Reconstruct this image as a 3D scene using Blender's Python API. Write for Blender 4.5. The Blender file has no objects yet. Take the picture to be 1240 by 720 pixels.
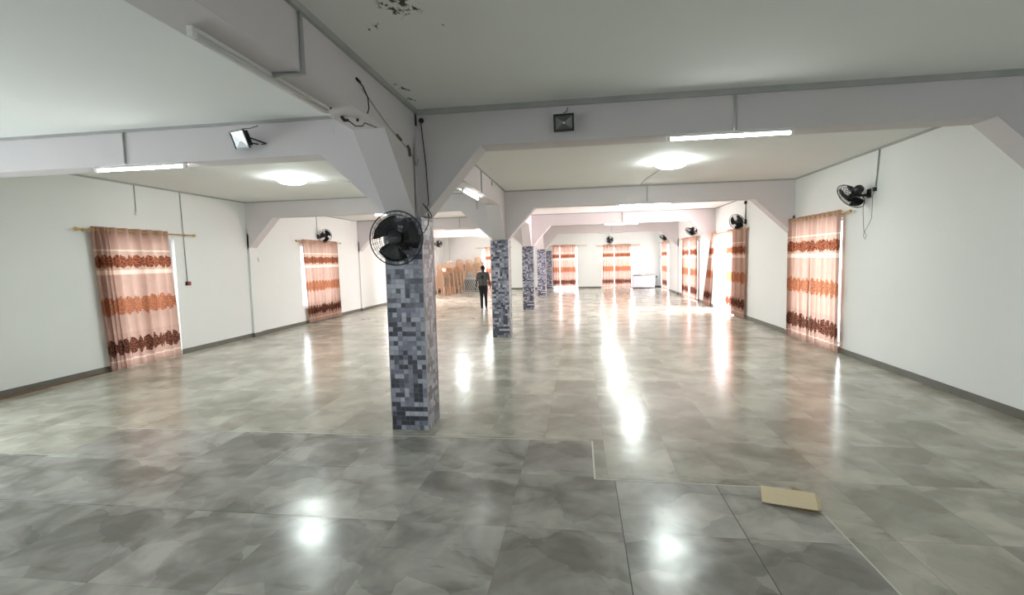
import bpy, math, random
from mathutils import Vector, Matrix
random.seed(7)
C = bpy.context.scene.collection
SC = bpy.context.scene
PI = math.pi

# ------------------------------------------------------------------ camera
CAM_H = 1.8
F_PX, YAW, PITCH, ROLL = 595.8, 0.1378, 0.0766, -0.0237
cam = bpy.data.cameras.new('camera')
cam.sensor_width = 36.0
cam.sensor_fit = 'HORIZONTAL'
cam.lens = F_PX / 1240 * 36.0
cam.clip_end = 200
co = bpy.data.objects.new('camera', cam)
C.objects.link(co)
sy, cy, sp, cp = math.sin(YAW), math.cos(YAW), math.sin(PITCH), math.cos(PITCH)
Rv = Vector((cy, sy, 0)); Fv = Vector((-sy * cp, cy * cp, -sp)); Uv = Vector((-sy * sp, cy * sp, cp))
sr, cr = math.sin(ROLL), math.cos(ROLL)
R2 = cr * Rv + sr * Uv
U2 = -sr * Rv + cr * Uv
M = Matrix((R2, U2, -Fv)).transposed().to_4x4()
M.translation = Vector((0, 0, CAM_H))
co.matrix_world = M
SC.camera = co

# ------------------------------------------------------------------ dimensions
XL, XR = -8.234, 4.584          # inner faces of the side walls
YF, YB = 29.5, -7.4             # far wall, wall behind the camera
ZC, ZB = 3.382, 2.984           # ceiling, beam underside
S = 6.257                       # bay spacing
CY0 = 4.975                     # front face of the nearest column
BY0 = 5.107                     # front face of the nearest cross beam
CX0, CX1 = -2.028, -1.621       # column faces
BX0, BX1 = -1.984, -1.685       # long beam faces
ZT = 2.262                      # top of the mosaic
WT = 0.2                        # wall thickness

# ------------------------------------------------------------------ world, lights, exposure
w = bpy.data.worlds.new('World'); SC.world = w; w.use_nodes = True
wn = w.node_tree.nodes; wl = w.node_tree.links
bg = wn['Background']; bg.inputs[0].default_value = (0.97, 0.98, 1.0, 1); bg.inputs[1].default_value = 1.7

SC.view_settings.view_transform = 'Standard'
SC.view_settings.look = 'None'
SC.view_settings.exposure = 1.6
SC.view_settings.gamma = 1.0
SC.view_settings.use_curve_mapping = False
SC.cycles.use_denoising = True
SC.cycles.max_bounces = 10
SC.cycles.diffuse_bounces = 6
SC.cycles.glossy_bounces = 4
SC.cycles.transparent_max_bounces = 12
SC.cycles.sample_clamp_indirect = 6.0
SC.cycles.caustics_reflective = True
SC.cycles.blur_glossy = 1.0
SC.cycles.caustics_refractive = False

# openings in the walls: (from, to, sill, head, daylight watts, colour, 'door'/'window')
LEFT_OPEN = [(-4.6, -2.6, 0.9, 2.35, 50, 'window'), (2.5, 4.5, 0.0, 2.4, 65, 'window'),
             (7.55, 9.12, 0.05, 2.38, 8, 'window'), (13.72, 15.75, 0.5, 2.4, 10, 'window'),
             (20.3, 22.4, 0.0, 2.4, 340, 'door'), (25.2, 27.0, 0.5, 2.4, 160, 'window')]
RIGHT_OPEN = [(-4.6, -2.6, 0.9, 2.35, 30, 'window'), (9.42, 11.3, 0.12, 2.4, 34, 'window'),
              (15.5, 17.6, 0.0, 2.42, 300, 'door'), (20.1, 22.4, 0.0, 2.42, 60, 'window'),
              (26.4, 28.7, 0.0, 2.45, 50, 'window')]
FAR_OPEN = [(-5.9, -4.3, 0.0, 2.5, 40, 'window'), (-1.6, -0.07, 0.0, 2.5, 32, 'window'), (1.25, 3.17, 0.0, 2.42, 40, 'window')]
BACK_OPEN = [(-6.6, -4.6, 0.9, 2.4, 25, 'window'), (1.2, 2.8, 0.9, 2.4, 6, 'window')]

def day(name, loc, size, aim, power, col):
    l = bpy.data.lights.new(name, 'AREA'); l.shape = 'RECTANGLE'
    l.size, l.size_y = size; l.energy = power; l.color = col
    o = bpy.data.objects.new(name, l); C.objects.link(o)
    o.location = loc
    o.rotation_euler = Vector(aim).to_track_quat('-Z', 'Y').to_euler()
    return o
COOL = (0.97, 1.0, 0.99); WARM = (1.0, 0.82, 0.85)
for (a, b, s, h, p, k) in LEFT_OPEN:
    day('daylight', (XL - WT - (1.3 if k == 'door' else .4), (a + b) / 2, (s + h) / 2 + .05), (b - a, h - s), (1, 0, 0), p, WARM if a > 18 else COOL)
for (a, b, s, h, p, k) in RIGHT_OPEN:
    day('daylight', (XR + WT + (1.3 if k == 'door' else .4), (a + b) / 2, (s + h) / 2 + .05), (b - a, h - s), (-1, 0, 0), p, WARM if a > 12 else COOL)
for (a, b, s, h, p, k) in FAR_OPEN:
    day('daylight', ((a + b) / 2, YF + WT + 0.35, (s + h) / 2 + .05), (b - a, h - s), (0, -1, 0), p, WARM)
for (a, b, s, h, p, k) in BACK_OPEN:
    day('daylight', ((a + b) / 2, YB - WT - 0.35, (s + h) / 2 + .05), (b - a, h - s), (0, 1, 0), p, COOL)
TUBE_E = 11.0
LAMP_E = 30.0

# ------------------------------------------------------------------ mesh helper
class MB:
    def __init__(s): s.v = []; s.f = []; s.sm = []; s.uv = None
    def add(s, vs, fs, smooth=False):
        n = len(s.v); s.v += [tuple(p) for p in vs]
        for f in fs: s.f.append(tuple(i + n for i in f)); s.sm.append(smooth)
        return s
    def box(s, x0, x1, y0, y1, z0, z1, m=None):
        vs = [Vector((x, y, z)) for z in (z0, z1) for y in (y0, y1) for x in (x0, x1)]
        if m is not None: vs = [m @ p for p in vs]
        return s.add(vs, [(0, 2, 3, 1), (4, 5, 7, 6), (0, 1, 5, 4), (2, 6, 7, 3), (0, 4, 6, 2), (1, 3, 7, 5)])
    def prism(s, poly, axis, a, b, m=None):
        # poly in the plane of the two other axes, extruded along axis from a to b
        def P(q, t):
            if axis == 0: return Vector((t, q[0], q[1]))
            if axis == 1: return Vector((q[0], t, q[1]))
            return Vector((q[0], q[1], t))
        n = len(poly)
        vs = [P(q, a) for q in poly] + [P(q, b) for q in poly]
        if m is not None: vs = [m @ p for p in vs]
        fs = [tuple(range(n - 1, -1, -1)), tuple(range(n, 2 * n))] + [(i, (i + 1) % n, n + (i + 1) % n, n + i) for i in range(n)]
        return s.add(vs, fs)
    def tube(s, pts, r, seg=8, closed=False, m=None):
        pts = [Vector(p) for p in pts]
        if m is not None: pts = [m @ p for p in pts]
        n = len(pts); rr = r if isinstance(r, (list, tuple)) else [r] * n
        vs = []; prev = None
        for i, p in enumerate(pts):
            if closed: t = pts[(i + 1) % n] - pts[i - 1]
            else: t = pts[min(i + 1, n - 1)] - pts[max(i - 1, 0)]
            t = t.normalized() if t.length > 1e-9 else Vector((0, 0, 1))
            if prev is None:
                a = t.orthogonal().normalized()
            else:
                a = (prev - t * prev.dot(t)); a = a.normalized() if a.length > 1e-6 else t.orthogonal().normalized()
            prev = a; b = t.cross(a)
            for k in range(seg):
                th = 2 * PI * k / seg
                vs.append(p + (a * math.cos(th) + b * math.sin(th)) * rr[i])
        fs = []
        for i in range(n if closed else n - 1):
            j = (i + 1) % n
            for k in range(seg):
                k2 = (k + 1) % seg
                fs.append((i * seg + k, i * seg + k2, j * seg + k2, j * seg + k))
        if not closed:
            fs.append(tuple(range(seg - 1, -1, -1))); fs.append(tuple((n - 1) * seg + k for k in range(seg)))
        return s.add(vs, fs, True)
    def lathe(s, prof, seg=24, m=None):
        # prof: (r, z) pairs, revolved about local z
        vs = []
        for r, z in prof:
            for k in range(seg):
                th = 2 * PI * k / seg
                p = Vector((r * math.cos(th), r * math.sin(th), z)); vs.append(m @ p if m is not None else p)
        fs = []; n = len(prof)
        for i in range(n - 1):
            for k in range(seg):
                k2 = (k + 1) % seg
                fs.append((i * seg + k, i * seg + k2, (i + 1) * seg + k2, (i + 1) * seg + k))
        fs.append(tuple(range(seg - 1, -1, -1))); fs.append(tuple((n - 1) * seg + k for k in range(seg)))
        return s.add(vs, fs, True)
    def build(s, name, mat, parent=None, bevel=0, label=None, kind=None, sub=0):
        me = bpy.data.meshes.new(name); me.from_pydata(s.v, [], s.f); me.update()
        me.polygons.foreach_set('use_smooth', s.sm)
        if s.uv:
            l = me.uv_layers.new(name='UVMap')
            for lp in me.loops: l.data[lp.index].uv = s.uv[lp.vertex_index]
        me.materials.append(mat)
        o = bpy.data.objects.new(name, me); C.objects.link(o)
        if parent is not None:
            o.parent = parent
            o.matrix_parent_inverse = Matrix.Identity(4)
            if parent.get('_abs'): pass
        if bevel:
            b = o.modifiers.new('bevel', 'BEVEL'); b.width = bevel; b.segments = 2; b.limit_method = 'ANGLE'; b.angle_limit = 0.9
        if sub:
            b = o.modifiers.new('sub', 'SUBSURF'); b.levels = sub; b.render_levels = sub
        if label: o['label'] = label
        if kind: o['kind'] = kind
        return o

def align(loc, zdir, up=Vector((0, 0, 1))):
    z = Vector(zdir).normalized()
    x = up.cross(z)
    if x.length < 1e-4: x = Vector((1, 0, 0))
    x.normalize(); y = z.cross(x)
    m = Matrix((x, y, z)).transposed().to_4x4(); m.translation = Vector(loc)
    return m

def tag(o, label, cat, group=None):
    o['label'] = label; o['category'] = cat
    if group: o['group'] = group
    return o
def thing(name, label, cat, loc=(0, 0, 0), group=None, rz=0.0):
    o = bpy.data.objects.new(name, None); C.objects.link(o); o.location = loc; o.rotation_euler = (0, 0, rz)
    return tag(o, label, cat, group)
def copy_tree(o, parent=None, kids=None):
    c = o.copy(); C.objects.link(c); c.parent = parent
    for ch in list(o.children): copy_tree(ch, c)
    return c
def rel(root):
    # matrix that turns world coordinates into the thing's own
    return (Matrix.Translation(root.location) @ root.rotation_euler.to_matrix().to_4x4()).inverted()

# ------------------------------------------------------------------ materials
def lin(c):
    def f(v):
        v /= 255.0
        return v / 12.92 if v <= 0.04045 else ((v + 0.055) / 1.055) ** 2.4
    return (f(c[0]), f(c[1]), f(c[2]), 1.0)
class N:
    def __init__(s, name):
        s.m = bpy.data.materials.new(name); s.m.use_nodes = True
        s.t = s.m.node_tree; s.p = s.t.nodes['Principled BSDF']; s.out = s.t.nodes['Material Output']
    def n(s, typ, **kw):
        x = s.t.nodes.new(typ)
        for k, v in kw.items(): setattr(x, k, v)
        return x
    def set(s, sock, v):
        if isinstance(v, bpy.types.NodeSocket): s.t.links.new(v, sock)
        else: sock.default_value = v
    def math(s, op, a, b=0.0, c=0.0, clamp=False):
        x = s.n('ShaderNodeMath', operation=op, use_clamp=clamp)
        s.set(x.inputs[0], a); s.set(x.inputs[1], b); s.set(x.inputs[2], c)
        return x.outputs[0]
    def mix(s, f, a, b):
        x = s.n('ShaderNodeMix', data_type='RGBA')
        s.set(x.inputs[0], f); s.set(x.inputs[6], a); s.set(x.inputs[7], b)
        return x.outputs[2]
    def pos(s):
        return s.n('ShaderNodeTexCoord').outputs['Object']
    def wpos(s):
        return s.n('ShaderNodeNewGeometry').outputs['Position']
    def sep(s, v):
        x = s.n('ShaderNodeSeparateXYZ'); s.set(x.inputs[0], v); return x.outputs
    def comb(s, a, b, c=0.0):
        x = s.n('ShaderNodeCombineXYZ'); s.set(x.inputs[0], a); s.set(x.inputs[1], b); s.set(x.inputs[2], c); return x.outputs[0]
    def noise(s, v, scale, detail=3.0, rough=0.5, dist=0.0):
        x = s.n('ShaderNodeTexNoise'); s.set(x.inputs['Vector'], v)
        x.inputs['Scale'].default_value = scale; x.inputs['Detail'].default_value = detail
        x.inputs['Roughness'].default_value = rough; x.inputs['Distortion'].default_value = dist
        return x.outputs['Fac']
    def ramp(s, f, stops, interp='LINEAR'):
        x = s.n('ShaderNodeValToRGB'); s.set(x.inputs[0], f); r = x.color_ramp; r.interpolation = interp
        while len(r.elements) < len(stops): r.elements.new(0.5)
        for e, (p, c) in zip(r.elements, stops): e.position = p; e.color = c if len(c) == 4 else (*c, 1)
        return x.outputs[0]
    def sstep(s, v, a, b):
        x = s.n('ShaderNodeMapRange', interpolation_type='SMOOTHSTEP')
        s.set(x.inputs[0], v); x.inputs[1].default_value = a; x.inputs[2].default_value = b
        return x.outputs[0]
    def bump(s, h, strength=0.2, dist=0.01):
        x = s.n('ShaderNodeBump'); s.set(x.inputs['Height'], h); x.inputs['Strength'].default_value = strength; x.inputs['Distance'].default_value = dist
        s.t.links.new(x.outputs[0], s.p.inputs['Normal'])
def simple(name, rgb, rough=0.5, metal=0.0, var=0.06, scale=12, emit=None, spec=0.5):
    a = N(name); base = lin(rgb)
    f = a.noise(a.pos(), scale, 3)
    dark = tuple(v * (1 - var * 2) for v in base[:3]) + (1,)
    lite = tuple(min(1, v * (1 + var)) for v in base[:3]) + (1,)
    a.set(a.p.inputs['Base Color'], a.mix(f, dark, lite))
    a.p.inputs['Roughness'].default_value = rough; a.p.inputs['Metallic'].default_value = metal
    a.p.inputs['Specular IOR Level'].default_value = spec
    if emit:
        a.p.inputs['Emission Color'].default_value = (*emit[0], 1); a.p.inputs['Emission Strength'].default_value = emit[1]
    return a.m

def wall_paint(name, rgb, stains=False):
    a = N(name); p = a.wpos()
    f = a.noise(p, 1.3, 4, 0.6); g = a.noise(p, 30, 3)
    base = lin(rgb)
    c = a.mix(f, tuple(v * 0.95 for v in base[:3]) + (1,), base)
    if stains:
        x, y, z = a.sep(p)
        tot = None
        jag = a.noise(a.comb(a.math('MULTIPLY', x, 1.0), a.math('MULTIPLY', y, 0.55), 0.0), 16, 5, 0.72)
        for (cx, cy_, rx, ry, lim) in [(-1.09, 3.07, .13, .16, .50), (-1.34, 3.32, .13, .10, .57), (-.93, 3.36, .10, .12, .60), (-1.58, 4.42, .06, .16, .52), (-1.60, 4.78, .05, .14, .53)]:
            dx = a.math('DIVIDE', a.math('SUBTRACT', x, cx), rx); dy = a.math('DIVIDE', a.math('SUBTRACT', y, cy_), ry)
            d = a.math('SQRT', a.math('ADD', a.math('MULTIPLY', dx, dx), a.math('MULTIPLY', dy, dy)))
            k = a.math('SUBTRACT', jag, a.math('MULTIPLY', d, 0.10))
            mk = a.sstep(k, lim - .06, lim + .03)
            mk = a.math('MULTIPLY', mk, a.math('SUBTRACT', 1.0, a.sstep(d, .75, 1.25)))
            tot = mk if tot is None else a.math('MAXIMUM', tot, mk)
        c = a.mix(tot, c, lin((62, 58, 52)))
    a.set(a.p.inputs['Base Color'], c)
    a.p.inputs['Roughness'].default_value = 0.75
    a.bump(g, 0.08, 0.004)
    return a.m
M_WALL = wall_paint('wall paint', (231, 234, 232))
M_WARMWALL = M_WALL
M_CEIL = wall_paint('ceiling paint', (232, 233, 231), True)
M_BEAM = wall_paint('beam paint', (214, 208, 210))

def floor_mat(name, T, U, ox, oy, lo, hi, rough, seam):
    a = N(name); x, y, z = a.sep(a.wpos())
    fx = a.math('DIVIDE', a.math('SUBTRACT', x, ox), T); fy = a.math('DIVIDE', a.math('SUBTRACT', y, oy), U)
    ix = a.math('FLOOR', fx); iy = a.math('FLOOR', fy)
    rx = a.math('SUBTRACT', fx, ix); ry = a.math('SUBTRACT', fy, iy)
    wn_ = a.n('ShaderNodeTexWhiteNoise', noise_dimensions='2D'); a.set(wn_.inputs[0], a.comb(ix, iy))
    r1 = wn_.outputs[0]
    # the print repeats: four different tiles
    k = a.math('ADD', a.math('PINGPONG', ix, 2.0), a.math('MULTIPLY', a.math('PINGPONG', iy, 2.0), 3.7))
    v = a.comb(a.math('ADD', a.math('MULTIPLY', rx, T), a.math('MULTIPLY', k, 5.3)), a.math('MULTIPLY', ry, U), k)
    w1 = a.n('ShaderNodeTexNoise'); a.set(w1.inputs['Vector'], v); w1.inputs['Scale'].default_value = 5; w1.inputs['Detail'].default_value = 4
    vv = a.n('ShaderNodeVectorMath', operation='MULTIPLY_ADD'); a.set(vv.inputs[0], w1.outputs[1]); vv.inputs[1].default_value = (.22, .16, .1); a.set(vv.inputs[2], v)
    vo = a.n('ShaderNodeTexVoronoi', feature='F1'); a.set(vo.inputs['Vector'], vv.outputs[0]); vo.inputs['Scale'].default_value = 2.6
    pc = a.sep(vo.outputs['Color'])[0]
    big = a.noise(v, 2.2, 3, .55, .6); fine = a.noise(v, 14, 5, .65)
    f = a.math('MULTIPLY', pc, 0.30)
    f = a.math('ADD', f, a.math('MULTIPLY', a.sstep(big, .3, .7), 0.46))
    f = a.math('ADD', f, a.math('MULTIPLY', fine, 0.22))
    f = a.math('ADD', f, a.math('MULTIPLY', a.math('SUBTRACT', r1, .5), 0.30), clamp=True)
    c = a.ramp(f, [(0.12, lo), (0.5, tuple((p_ + q_) / 2 for p_, q_ in zip(lo, hi))), (0.88, hi)])
    # dark dragged streaks in the print
    sv = a.comb(a.math('MULTIPLY', a.math('ADD', rx, a.math('MULTIPLY', ry, .5)), 1.6), a.math('MULTIPLY', ry, 8.0), k)
    st = a.sstep(a.noise(sv, 1.5, 4, .6, .4), .60, .74)
    c = a.mix(a.math('MULTIPLY', st, 0.35), c, tuple(v_ * .55 for v_ in lo[:3]) + (1,))
    ex = a.math('MINIMUM', rx, a.math('SUBTRACT', 1.0, rx)); ey = a.math('MINIMUM', ry, a.math('SUBTRACT', 1.0, ry))
    e = a.math('SUBTRACT', 1.0, a.sstep(a.math('MINIMUM', a.math('MULTIPLY', ex, T), a.math('MULTIPLY', ey, U)), 0.001, 0.006))
    c = a.mix(a.math('MULTIPLY', e, seam), c, tuple(v_ * .5 for v_ in lo[:3]) + (1,))
    a.set(a.p.inputs['Base Color'], c)
    rr = a.math('ADD', rough, a.math('MULTIPLY', a.noise(a.wpos(), 3.5, 4), 0.10))
    a.set(a.p.inputs['Roughness'], rr)
    a.p.inputs['Specular IOR Level'].default_value = 0.4
    wav = a.noise(a.wpos(), 2.3, 2, .4)
    h = a.math('ADD', a.math('MULTIPLY', wav, 1.0), a.math('MULTIPLY', a.noise(a.wpos(), 70, 2), 0.012))
    h = a.math('SUBTRACT', h, a.math('MULTIPLY', e, 0.02))
    a.bump(h, 0.35, 0.02)
    return a.m
M_FLOOR = floor_mat('pale vinyl floor', .575, .80, .207, .83, lin((146, 142, 128)), lin((206, 202, 188)), .15, .25)
M_SHEET = floor_mat('grey vinyl sheet', .775, .82, .26, 3.16, lin((124, 121, 115)), lin((204, 201, 194)), .16, .12)

def mosaic():
    a = N('mosaic tile'); p = a.wpos(); x, y, z = a.sep(p)
    nx = a.sep(a.n('ShaderNodeNewGeometry').outputs['Normal'])[0]
    side = a.math('GREATER_THAN', a.math('ABSOLUTE', nx), 0.5)
    u = a.math('ADD', a.math('MULTIPLY', side, a.math('ADD', y, 3.3)), a.math('MULTIPLY', a.math('SUBTRACT', 1.0, side), a.math('SUBTRACT', x, CX0)))
    T = .0508
    fu = a.math('DIVIDE', u, T); fv = a.math('DIVIDE', z, T)
    iu = a.math('FLOOR', fu); iv = a.math('FLOOR', fv)
    def wn2(i, j, s):
        q = a.n('ShaderNodeTexWhiteNoise', noise_dimensions='3D'); a.set(q.inputs[0], a.comb(i, j, s)); return q.outputs[0]
    # row pairs joined sideways on an offset that changes by row; column pairs joined upward
    off = a.math('FLOOR', a.math('MULTIPLY', wn2(iv, 1.0, 3.0), 2.0))
    hu = a.math('FLOOR', a.math('DIVIDE', a.math('ADD', iu, off), 2.0))
    joinh = a.math('GREATER_THAN', wn2(hu, iv, 5.0), 0.62)
    off2 = a.math('FLOOR', a.math('MULTIPLY', wn2(iu, 1.0, 8.0), 2.0))
    hv = a.math('FLOOR', a.math('DIVIDE', a.math('ADD', iv, off2), 2.0))
    joinv = a.math('MULTIPLY', a.math('GREATER_THAN', wn2(iu, hv, 7.0), 0.7), a.math('SUBTRACT', 1.0, joinh))
    def sel(c, p_, q_): return a.math('ADD', a.math('MULTIPLY', c, p_), a.math('MULTIPLY', a.math('SUBTRACT', 1.0, c), q_))
    idu = sel(joinh, a.math('ADD', a.math('MULTIPLY', hu, 2.0), .31), iu)
    idv = sel(joinv, a.math('ADD', a.math('MULTIPLY', hv, 2.0), .47), iv)
    tone = wn2(idu, idv, 11.0)
    ru = a.math('SUBTRACT', fu, iu); rv = a.math('SUBTRACT', fv, iv)
    # local coordinate inside the joined tile
    hux = a.math('SUBTRACT', a.math('ADD', fu, off), a.math('MULTIPLY', hu, 2.0))
    hvx = a.math('SUBTRACT', a.math('ADD', fv, off2), a.math('MULTIPLY', hv, 2.0))
    du = sel(joinh, a.math('MINIMUM', hux, a.math('SUBTRACT', 2.0, hux)), a.math('MINIMUM', ru, a.math('SUBTRACT', 1.0, ru)))
    dv = sel(joinv, a.math('MINIMUM', hvx, a.math('SUBTRACT', 2.0, hvx)), a.math('MINIMUM', rv, a.math('SUBTRACT', 1.0, rv)))
    d = a.math('MINIMUM', du, dv)
    cl = a.noise(a.comb(u, z, tone), 34, 4, .6)
    t2 = a.math('ADD', a.math('MULTIPLY', tone, .9), a.math('MULTIPLY', a.math('SUBTRACT', cl, .5), .5), clamp=True)
    c = a.ramp(t2, [(0.0, lin((48, 48, 56))), (0.25, lin((66, 66, 80))), (0.42, lin((120, 120, 136))), (0.7, lin((162, 162, 178))), (1.0, lin((202, 202, 212)))])
    g = a.math('SUBTRACT', 1.0, a.sstep(d, 0.015, 0.06))
    c = a.mix(a.math('MULTIPLY', g, .7), c, lin((120, 122, 130)))
    a.set(a.p.inputs['Base Color'], c); a.p.inputs['Roughness'].default_value = .28
    a.bump(a.sstep(d, 0.0, 0.10), .5, .003)
    return a.m
M_MOSAIC = mosaic()

def curtain_mat():
    a = N('curtain cloth'); uv = a.n('ShaderNodeUVMap').outputs[0]; u, v, _ = a.sep(uv)
    def band(c, hw, amp, sc, seed):
        # motif with scalloped flower edges, repeating along the cloth
        lobes = a.math('ABSOLUTE', a.math('SINE', a.math('MULTIPLY', u, sc)))
        ns = a.noise(a.comb(a.math('ADD', u, seed), a.math('MULTIPLY', v, 1.2)), 17, 2, .6)
        w_ = a.math('ADD', hw, a.math('MULTIPLY', a.math('SUBTRACT', a.math('ADD', a.math('MULTIPLY', lobes, .55), ns), .85), amp))
        dd = a.math('ABSOLUTE', a.math('SUBTRACT', v, c))
        return a.math('SUBTRACT', 1.0, a.sstep(a.math('SUBTRACT', dd, w_), -.006, .006))
    def strip(c, hw): 
        dd = a.math('ABSOLUTE', a.math('SUBTRACT', v, c))
        return a.math('SUBTRACT', 1.0, a.sstep(dd, hw, hw + .01))
    base = a.mix(a.noise(uv, 6, 3), lin((182, 148, 135)), lin((198, 166, 152)))
    c = base
    c = a.mix(a.math('MULTIPLY', strip(1.93, .21), .5), c, lin((196, 166, 150)))
    c = a.mix(a.math('MULTIPLY', strip(2.13, .008), .7), c, lin((238, 220, 205)))
    c = a.mix(a.math('MULTIPLY', strip(1.74, .035), .7), c, lin((240, 216, 200)))
    c = a.mix(a.math('MULTIPLY', strip(.42, .22), .45), c, lin((176, 140, 128)))
    c = a.mix(a.math('MULTIPLY', strip(.16, .006), .7), c, lin((236, 214, 200)))
    det = a.noise(uv, 42, 4, .7)
    orange = a.mix(a.sstep(det, .42, .62), lin((140, 88, 66)), lin((194, 128, 96)))
    brown = a.mix(a.sstep(det, .42, .6), lin((84, 48, 40)), lin((176, 106, 76)))
    dark = a.mix(a.sstep(det, .45, .6), lin((58, 38, 36)), lin((140, 88, 66)))
    c = a.mix(band(1.93, .095, .10, 26.0, 3.0), c, brown)
    c = a.mix(band(1.14, .14, .13, 22.0, 9.0), c, orange)
    c = a.mix(band(.40, .12, .17, 24.0, 5.0), c, dark)
    d = a.n('ShaderNodeBsdfDiffuse'); a.set(d.inputs[0], c)
    t = a.n('ShaderNodeBsdfTranslucent'); a.set(t.inputs[0], c)
    mx = a.n('ShaderNodeMixShader'); mx.inputs[0].default_value = .36
    a.t.links.new(d.outputs[0], mx.inputs[1]); a.t.links.new(t.outputs[0], mx.inputs[2])
    a.t.links.new(mx.outputs[0], a.out.inputs[0])
    return a.m
M_CURT = curtain_mat()

def glass_mat():
    a = N('window glass')
    tr = a.n('ShaderNodeBsdfTransparent'); tr.inputs[0].default_value = (.93, .97, .98, 1)
    gl = a.n('ShaderNodeBsdfGlossy'); gl.inputs['Roughness'].default_value = .02
    mx = a.n('ShaderNodeMixShader'); mx.inputs[0].default_value = .07
    a.t.links.new(tr.outputs[0], mx.inputs[1]); a.t.links.new(gl.outputs[0], mx.inputs[2]); a.t.links.new(mx.outputs[0], a.out.inputs[0])
    return a.m
M_GLASS = glass_mat()
M_WHITEP = simple('white plastic', (226, 226, 224), .4)
M_TRUNK = simple('shade grey trunking', (172, 172, 170), .55, var=.1, scale=5)  # trunking is white plastic, its shaded grey put into the colour
M_BASE = simple('skirting tile', (104, 104, 96), .35, var=.15, scale=6)
M_BLACK = simple('black plastic', (24, 23, 26), .35)
M_WIRE = simple('black wire', (30, 28, 30), .4)
M_BLADE = simple('smoked blade', (22, 20, 24), .4)
M_GOLD = simple('brass rod', (206, 172, 112), .35, metal=.6)
M_METAL = simple('grey metal', (150, 150, 150), .35, metal=.8)
M_CARD = simple('cardboard', (230, 212, 178), .8, var=.05, scale=30)
M_CARDK = simple('cardboard edge', (170, 148, 116), .85)
M_TUBE_ON = simple('lit tube', (255, 255, 255), .4, var=0, emit=((.95, 1.0, .97), TUBE_E))
M_TUBE_OFF = simple('unlit tube', (214, 212, 208), .35)
M_LAMP = simple('lit lamp cover', (255, 255, 255), .4, var=0, emit=((.90, 1.0, .96), LAMP_E))
M_LENS = simple('floodlight reflector', (190, 192, 194), .2, metal=.7)
M_LENSG = simple('dark floodlight glass', (96, 96, 92), .25)
M_CHAIR = simple('beige plastic', (192, 158, 132), .45, var=.04)
M_CHAIRW = simple('white chair plastic', (240, 236, 234), .45, var=.03)
M_TABLE = simple('pale table top', (222, 222, 222), .4)
M_TFRAME = simple('dark table frame', (34, 34, 38), .4)
M_FRZ = simple('freezer enamel', (232, 230, 240), .3, var=.02)
M_FRZL = simple('freezer lid edge', (170, 168, 172), .35)
M_TREAD = simple('threshold', (60, 60, 58), .5)
M_GROUND = simple('pale terrace', (205, 203, 200), .8, scale=2)
M_TAPE = simple('white edge tape', (225, 222, 214), .5)
M_RED = simple('red plastic', (170, 40, 40), .4)
M_WFRAME = simple('white window frame', (222, 226, 232), .4)
M_SKIN = simple('dark skin', (62, 42, 34), .5)
M_HAIR = simple('black hair', (16, 14, 14), .8)
M_TROUS = simple('black cloth', (22, 22, 26), .85)
M_SHOE = simple('black leather', (20, 18, 18), .45)

# ------------------------------------------------------------------ room shell
def wall_boxes(mb, along, a0, a1, z1, t0, t1, opens):
    def bx(p, q, s, h):
        if q - p < 1e-4 or h - s < 1e-4: return
        if along == 'y': mb.box(t0, t1, p, q, s, h)
        else: mb.box(p, q, t0, t1, s, h)
    cur = a0
    for o in sorted(opens):
        bx(cur, o[0], 0, z1)
        bx(o[0], o[1], 0, o[2]); bx(o[0], o[1], o[3], z1)
        cur = o[1]
    bx(cur, a1, 0, z1)
ZTOP = ZC + .15
mb = MB(); wall_boxes(mb, 'y', YB - WT, YF + WT, ZTOP, XL - WT, XL, LEFT_OPEN); WL = mb.build('wall_left', M_WALL, kind='structure')
mb = MB(); wall_boxes(mb, 'y', YB - WT, YF + WT, ZTOP, XR, XR + WT, RIGHT_OPEN); WR = mb.build('wall_right', M_WALL, kind='structure')
mb = MB(); wall_boxes(mb, 'x', XL, XR, ZTOP, YF, YF + WT, FAR_OPEN); WF = mb.build('wall_far', M_WALL, kind='structure')
mb = MB(); wall_boxes(mb, 'x', XL, XR, ZTOP, YB - WT, YB, BACK_OPEN); WB = mb.build('wall_back', M_WALL, kind='structure')
for o, l in ((WL, 'long white left wall with curtained openings'), (WR, 'long white right wall with curtained openings and wall fans'),
             (WF, 'white end wall at the far end of the hall'), (WB, 'white wall behind the viewer')): o['label'] = l
fl = MB().box(XL - WT, XR + WT, YB - WT, YF + WT, -.12, 0).build('floor', M_FLOOR, kind='structure')
fl['label'] = 'glossy pale grey tile-patterned vinyl floor'
gd = MB().box(-40, 40, -40, 60, -.3, -.125).build('ground', M_GROUND, kind='structure'); gd['label'] = 'pale terrace outside the hall'
ce = MB().box(XL, XR, YB, YF, ZC, ZC + .15).build('ceiling', M_CEIL, kind='structure')
ce['label'] = 'flat off-white ceiling divided by beams, with dark stains near the first column'

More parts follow.
